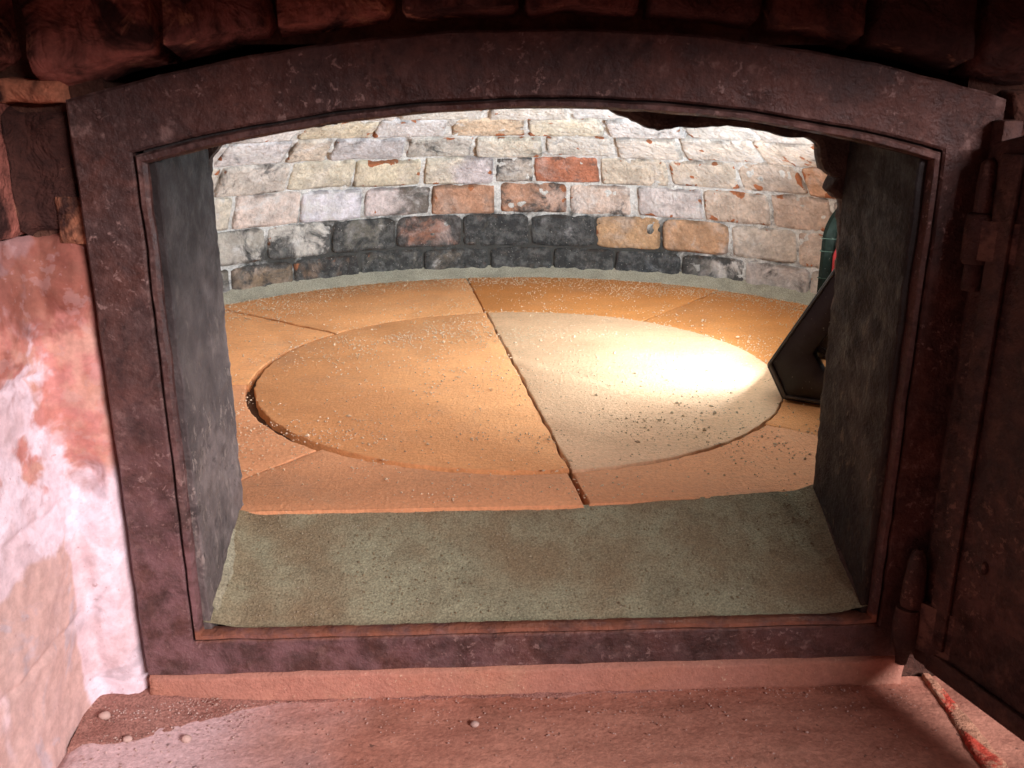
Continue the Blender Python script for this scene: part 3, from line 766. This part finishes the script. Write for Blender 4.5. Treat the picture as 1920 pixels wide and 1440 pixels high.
# skirts
def skirt(idx):
    s = len(v)
    for k in idx: v.append((v[k][0], v[k][1], -.15))
    for a in range(len(idx)-1): f.append((idx[a], idx[a+1], s+a+1, s+a))
skirt([j*(nx+1) for j in range(ny+1)]); skirt([ny*(nx+1)+i for i in range(nx+1)]); skirt([j*(nx+1)+nx for j in range(ny+1)])
mobj('slab_body', v, f, SL, landing)
# sandy red mortar bead where the slab meets the wall
v = []; f = []; nx, ny = 150, 26
for j in range(ny+1):
    for i in range(nx+1):
        x = -.2822+.494*(i/nx)**1.3; t = j/ny
        wd = (.034*sst(-.16, -.26, x)+.010+.004*fnz((x, 0, 0), 40, 1))*(1-.45*sst(.0, .2, x))
        y = .0095-wd*t
        if x < -.272: y -= .3*(-.272-x)
        h = (.0030+.0050*sst(-.18, -.25, x))*(1-t)**.7*(1-t*t)
        z = -.0922+h+.0009*fnz((x, y, 0), 130, 5)-.004*(t > .999)
        v.append((x, y, z))
for j in range(ny):
    for i in range(nx): f.append((j*(nx+1)+i, j*(nx+1)+i+1, (j+1)*(nx+1)+i+1, (j+1)*(nx+1)+i))
mobj('mortar_bead', v, f, MB_, landing)
# chipped red brick edging running out under the door
t_ = NT('chipped_red_brick', .9)
c_ = t_.mix(t_.step(t_.noise(24, 5, .65, dist=.6), .46, .54), (.62, .09, .055), (.50, .27, .17))
t_.color(t_.bright(c_, t_.step(t_.noise(220, 4, .7), .3, .7, .7, 1.2))); t_.bump(t_.noise(90, 5, .7), .004, .8)
v = []; f = []; n = 70
for i in range(n+1):
    t = i/n; y = .010-.165*t
    x = .2535-.0125*t-.010*t*t; wd = .0060+.022*min(1, t*1.3)
    for k in range(7):
        q = k/6; h = .0022 if 0 < k < 6 else 0.
        xx = x+wd*q+.0010*fnz((t*4, k*.2, 0), 7, 2)
        v.append((xx, y, -.0935+h*(1+.35*fnz((xx, y, 0), 60, 4))+(.0008 if 0 < k < 6 else -.003)))
for i in range(n):
    for k in range(6): f.append((i*7+k, i*7+k+1, (i+1)*7+k+1, (i+1)*7+k))
o = mobj('brick_edging', v, f, t_.m, landing); o['label'] = 'chipped bright red brick edge'
# masonry base under everything
bm = bmesh.new(); box(bm, -.60, .60, -.32, .0130, -.50, -.1505); box(bm, -.60, .60, .1105, 1.02, -.50, -.0300)
box(bm, -.2060, .2060, .0135, .1100, -.0615, -.0605)
o = bmobj('oven_base', bm, OM); tag(o, 'masonry base carrying the oven and the landing slab', 'base', kind='structure')

# ------------------------------------------------------------------ work lamp standing on the hearth
LU = Vector((.848, -.530, 0)).normalized(); LV = Vector((.530, .848, 0)).normalized(); L0 = Vector((.247, .303, 0))
lamp = empty('work_lamp', (L0.x+.05, L0.y+.05, .0005), 'black and green LED work lamp leaning at the right behind the jamb', 'lamp')
def lp(u, d, z): return L0+LU*u+LV*d+Vector((0, 0, z+.0012))
OUTP = [(-.0170, .0310), (.0002, .0002), (.086, .0002), (.118, .050), (.118, .120), (.080, .190), (.064, .182)]
INP = [(.0245, .0490), (.0360, .0320), (.086, .0330), (.098, .058), (.098, .112), (.084, .138), (.076, .134)]
def ringplate(name, o_, i_, d0, d1, mat, bev=.0012, parent=lamp):
    bm = bmesh.new(); n = len(o_)
    A = [[bm.verts.new(lp(u, d, z)) for u, z in pts] for pts in (o_, i_) for d in (d0, d1)]
    for k in range(n):
        k2 = (k+1) % n
        bm.faces.new((A[0][k], A[0][k2], A[2][k2], A[2][k])); bm.faces.new((A[1][k], A[3][k], A[3][k2], A[1][k2]))
        bm.faces.new((A[0][k], A[1][k], A[1][k2], A[0][k2])); bm.faces.new((A[2][k], A[2][k2], A[3][k2], A[3][k]))
    bmesh.ops.bevel(bm, geom=list(bm.edges), offset=bev, segments=2, profile=.5, affect='EDGES')
    return bmobj(name, bm, mat, parent, smooth=True)
def shrink(pts, k):
    cx = sum(a for a, b in pts)/len(pts); cz = sum(b for a, b in pts)/len(pts)
    return [(cx+(a-cx)*k, cz+(b-cz)*k) for a, b in pts]
sf = ringplate('side_frame', OUTP, INP, 0, .012, BLK, .0022)
ringplate('raised_rib', shrink(OUTP, .965), shrink(OUTP, .935), -.0026, .0012, RIB, .0006, sf)
def mid(k): return [(a+(c-a)*k, b+(d-b)*k) for (a, b), (c, d) in zip(OUTP, INP)]
for k in range(4):
    bm = bmesh.new(); u = .034+.006*k
    vs = [bm.verts.new(lp(a, d, z)) for d in (-.0012, .001) for a, z in ((u, .012), (u+.0022, .012), (u+.0092, .024), (u+.007, .024))]
    for q in ((0, 1, 2, 3), (4, 5, 6, 7), (0, 1, 5, 4), (1, 2, 6, 5), (2, 3, 7, 6), (3, 0, 4, 7)): bm.faces.new([vs[i] for i in q])
    bmobj('grip_notch', bm, BLK, sf)
# head: housing between the frames, lens on its slanting left face
e0 = Vector((-.0170, .0310)); e1 = Vector((.064, .182)); ed_ = (e1-e0).normalized(); en = Vector((ed_.y, -ed_.x))   # en points right/down, into the lamp
def hp(a, b, d): q = e0+ed_*a+en*b; return lp(q.x, d, q.y)
def hbox(name, a0, a1, b0, b1, d0, d1, mat, bev=.001):
    bm = bmesh.new()
    vs = [bm.verts.new(hp(a, b, d)) for d in (d0, d1) for a, b in ((a0, b0), (a1, b0), (a1, b1), (a0, b1))]
    for q in ((0, 1, 2, 3), (4, 5, 6, 7), (0, 1, 5, 4), (1, 2, 6, 5), (2, 3, 7, 6), (3, 0, 4, 7)): bm.faces.new([vs[i] for i in q])
    if bev: bmesh.ops.bevel(bm, geom=list(bm.edges), offset=bev, segments=2, profile=.5, affect='EDGES')
    return bmobj(name, bm, mat, lamp, smooth=bool(bev))
hbox('housing', .036, .166, .0405, .050, .0125, .1415, BLK, .002)
hbox('bezel', .0350, .0400, .002, .0402, .0125, .1415, BLK, .001)
hbox('bezel', .1610, .1660, .002, .0402, .0125, .1415, BLK, .001)
for d0, d1 in ((.0125, .0165), (.1375, .1415)): hbox('bezel', .0402, .1608, .0022, .0400, d0, d1, BLK, .001)
bm = bmesh.new()
bm.faces.new([bm.verts.new(hp(a, .0385, d)) for a, d in ((.0405, .0170), (.1605, .0170), (.1605, .1370), (.0405, .1370))])
bmobj('led_lens', bm, LENS, lamp)
hbox('housing', .0010, .0348, .0045, .0120, .0125, .1415, BLK, .001)
hbox('bezel', .0010, .0040, .0012, .0044, .0125, .1415, BLK, .0005)
for d0, d1 in ((.0125, .0175), (.0885, .1415)): hbox('bezel', .0042, .0346, .0014, .0044, d0, d1, BLK, .0005)
bm = bmesh.new()
bm.faces.new([bm.verts.new(hp(a, .0022, d)) for a, d in ((.0045, .0180), (.0343, .0180), (.0343, .0880), (.0045, .0880))])
bmobj('led_lens', bm, LENS, lamp)
bm = bmesh.new()
A_, B_ = Vector((-.0150, .0300)), Vector((.0010, .0012)); n2 = Vector((.88, .47))*.004
vs = [bm.verts.new(lp(q.x, d, q.y)) for d in (.0122, .1415) for q in (A_, B_, B_+n2, A_+n2)]
for q in ((0, 1, 2, 3), (4, 5, 6, 7), (0, 1, 5, 4), (1, 2, 6, 5), (2, 3, 7, 6), (3, 0, 4, 7)): bm.faces.new([vs[i] for i in q])
bmobj('lower_panel', bm, BLK, lamp)
hbox('rear_pod', .060, .120, .0505, .062, .045, .105, PALE, .003)
# green handle arching over the back, with a red knob
H0 = Vector((.352, .500, 0))
def handle_path():
    pts = []
    for t in range(0, 25):
        a = math.pi*t/24
        pts.append((.036-.036*math.cos(a), .118+.047*math.sin(a)))
    return [(0, .002), (0, .03), (0, .06), (0, .09)]+pts+[(.072, .09), (.072, .05), (.072, .002)]
bm = bmesh.new(); prev = None; HP = handle_path()[::1]
for k, (u, z) in enumerate(HP):
    a = HP[max(0, k-1)]; b = HP[min(len(HP)-1, k+1)]
    tg = Vector((b[0]-a[0], b[1]-a[1])).normalized(); nr_ = Vector((tg.y, -tg.x))
    ring = []
    for n_, d_ in ((-.0045, -.004), (0., -.009), (.009, -.009), (.013, 0.), (.009, .009), (-.0045, .006)):
        q = Vector((u, z))+nr_*n_; P = H0+LU*q.x+LV*d_; ring.append(bm.verts.new((P.x, P.y, q.y)))
    if prev:
        for i in range(6): bm.faces.new((prev[i], prev[(i+1) % 6], ring[(i+1) % 6], ring[i]))
    else: bm.faces.new(ring)
    prev = ring
bm.faces.new(prev)
hd = bmobj('handle', bm, GRN, lamp)
for z in (.047, .078, .108, .122):
    bm = bmesh.new()
    for sgn in (0,):
        P = H0+LU*.0042+LV*(-.0005)
        r = bmesh.ops.create_cube(bm, size=1)
        for q in r['verts']:
            o_ = H0+LU*(.0044+q.co.x*.0185)+LV*(q.co.y*.0190); q.co = Vector((o_.x, o_.y, z+q.co.z*.0006))
    bmobj('ridge', bm, RDG, hd)
bm = bmesh.new()
bmesh.ops.create_uvsphere(bm, u_segments=20, v_segments=12, radius=1, matrix=Matrix.Translation((.3625, .478, .098)) @ Matrix.Diagonal((.0105, .012, .021, 1)))
for q in bm.verts: q.co += Vector((.0016*nz(q.co, 120), .0016*nz(q.co, 120, 3), .002*nz(q.co, 90, 5)))
bmobj('knob', bm, REDP, lamp, smooth=True, sharp=False)
hbox('tie_bar', .075, .089, .064, .072, .0125, .1415, BLK, .001)
bm = bmesh.new()
P = lp(.062, .155, 0)
box(bm, .318, .400, .436, .480, .0015, .030, .003)
bmobj('battery_foot', bm, BLK, lamp, smooth=True)

# ------------------------------------------------------------------ loose grit
def grit(name, label, pts, mat, cat='grit'):
    v = []; f = []
    base_ = [(1, 0, 0), (-1, 0, 0), (0, 1, 0), (0, -1, 0), (0, 0, 1), (0, 0, -1)]
    fc = [(0, 2, 4), (2, 1, 4), (1, 3, 4), (3, 0, 4), (2, 0, 5), (1, 2, 5), (3, 1, 5), (0, 3, 5)]
    for x, y, z, s in pts:
        b = len(v); a = random.uniform(0, 6.28); ca, sa = math.cos(a), math.sin(a)
        for p in base_:
            k = s*random.uniform(.55, 1.25); px, py, pz = p[0]*k*random.uniform(.8, 1.5), p[1]*k, p[2]*k*.8
            v.append((x+px*ca-py*sa, y+px*sa+py*ca, z+s*.45+pz))
        f += [tuple(b+i for i in q) for q in fc]
    o = mobj(name, v, f, mat, smooth=False); return tag(o, label, cat, kind='stuff')
pts = []
while len(pts) < 17000:
    r = .505*math.sqrt(random.random()); a = random.uniform(0, 2*math.pi)
    x, y = CX+r*math.cos(a), CY+r*math.sin(a)
    if y < .093: continue
    dn = .05+.40*sst(.05, .5, nz((x, y, 0), 9, 2))+.25*sst(.1, .5, nz((x, y, 0), 30, 4))+.75*sst(.40, .50, r)*(y > .4)
    dn += .55*math.exp(-((y-.545-.1*x)/.035)**2)*sst(.15, .05, x)*sst(-.27, -.15, x)
    dn += .45*math.exp(-(abs(r-.2665)/.004)**2)*(y > .45)
    dn += .35*math.exp(-((x-.12)/.10)**2-((y-.42)/.06)**2)
    if random.random() > dn: continue
    s = random.choice([.0005, .0006, .0007, .0009, .0011])*random.uniform(.7, 1.25)
    if random.random() < .02: s *= 1.8
    pts.append((x, y, .0002, s))
GM = m_sand('grit_grain', (.74, .58, .40), (.60, .43, .26))
grit('floor_grit', 'pale sand grit scattered over the terracotta hearth', pts, GM)
pts = []
for _ in range(5200):
    x = random.uniform(-.2, .2); y = random.uniform(.009, .087)
    pts.append((x, y, sill_z(x, y)-.0001, random.choice([.0002, .0003, .0003, .0004, .0008])*random.uniform(.6, 1.4)))
grit('sill_grit', 'fine pale grit lying on the cement sill', pts, m_sand('sill_grain', (.32, .28, .18), (.23, .19, .11)))
pts = []
for _ in range(1300):
    x = random.uniform(-.27, .24) if random.random() < .6 else random.uniform(-.275, -.18); y = random.uniform(-.09, .003)*random.random()
    pts.append((x, y, -.0918+(.004 if x < -.2 and y > -.02 else 0), random.choice([.0003, .0004, .0006])*random.uniform(.7, 1.4)))
grit('landing_grit', 'pale crumbs of mortar scattered over the landing slab', pts, m_sand('landing_grain', (.62, .48, .42), (.40, .26, .2)))
PB = m_plain('pale_pebble_stone', (.44, .32, .27), .9)
for x, y, s, h, lab in ((-.249, -.0318, .0024, .0, 'small pale pebble on the slab, left of the other two'), (-.214, -.0334, .0026, .0, 'small cream pebble on the slab, middle one of three in a row'), (-.0422, -.0275, .0024, .0, 'small tan pebble alone near the middle of the landing slab'), (-.2675, -.0165, .0030, .005, 'white pebble sitting on the red mortar bead at the slab corner')):
    bm = bmesh.new(); bmesh.ops.create_icosphere(bm, subdivisions=2, radius=s)
    for q in bm.verts: q.co = Vector((q.co.x*1.15, q.co.y, q.co.z*.8))*(1+.28*nz(q.co, 420, x*90))
    ob = bmobj('pebble', bm, PB, smooth=True, sharp=False); ob.location = (x, y, -.0925+s*.62+h)
    tag(ob, lab, 'pebble', 'pebbles on the landing slab')
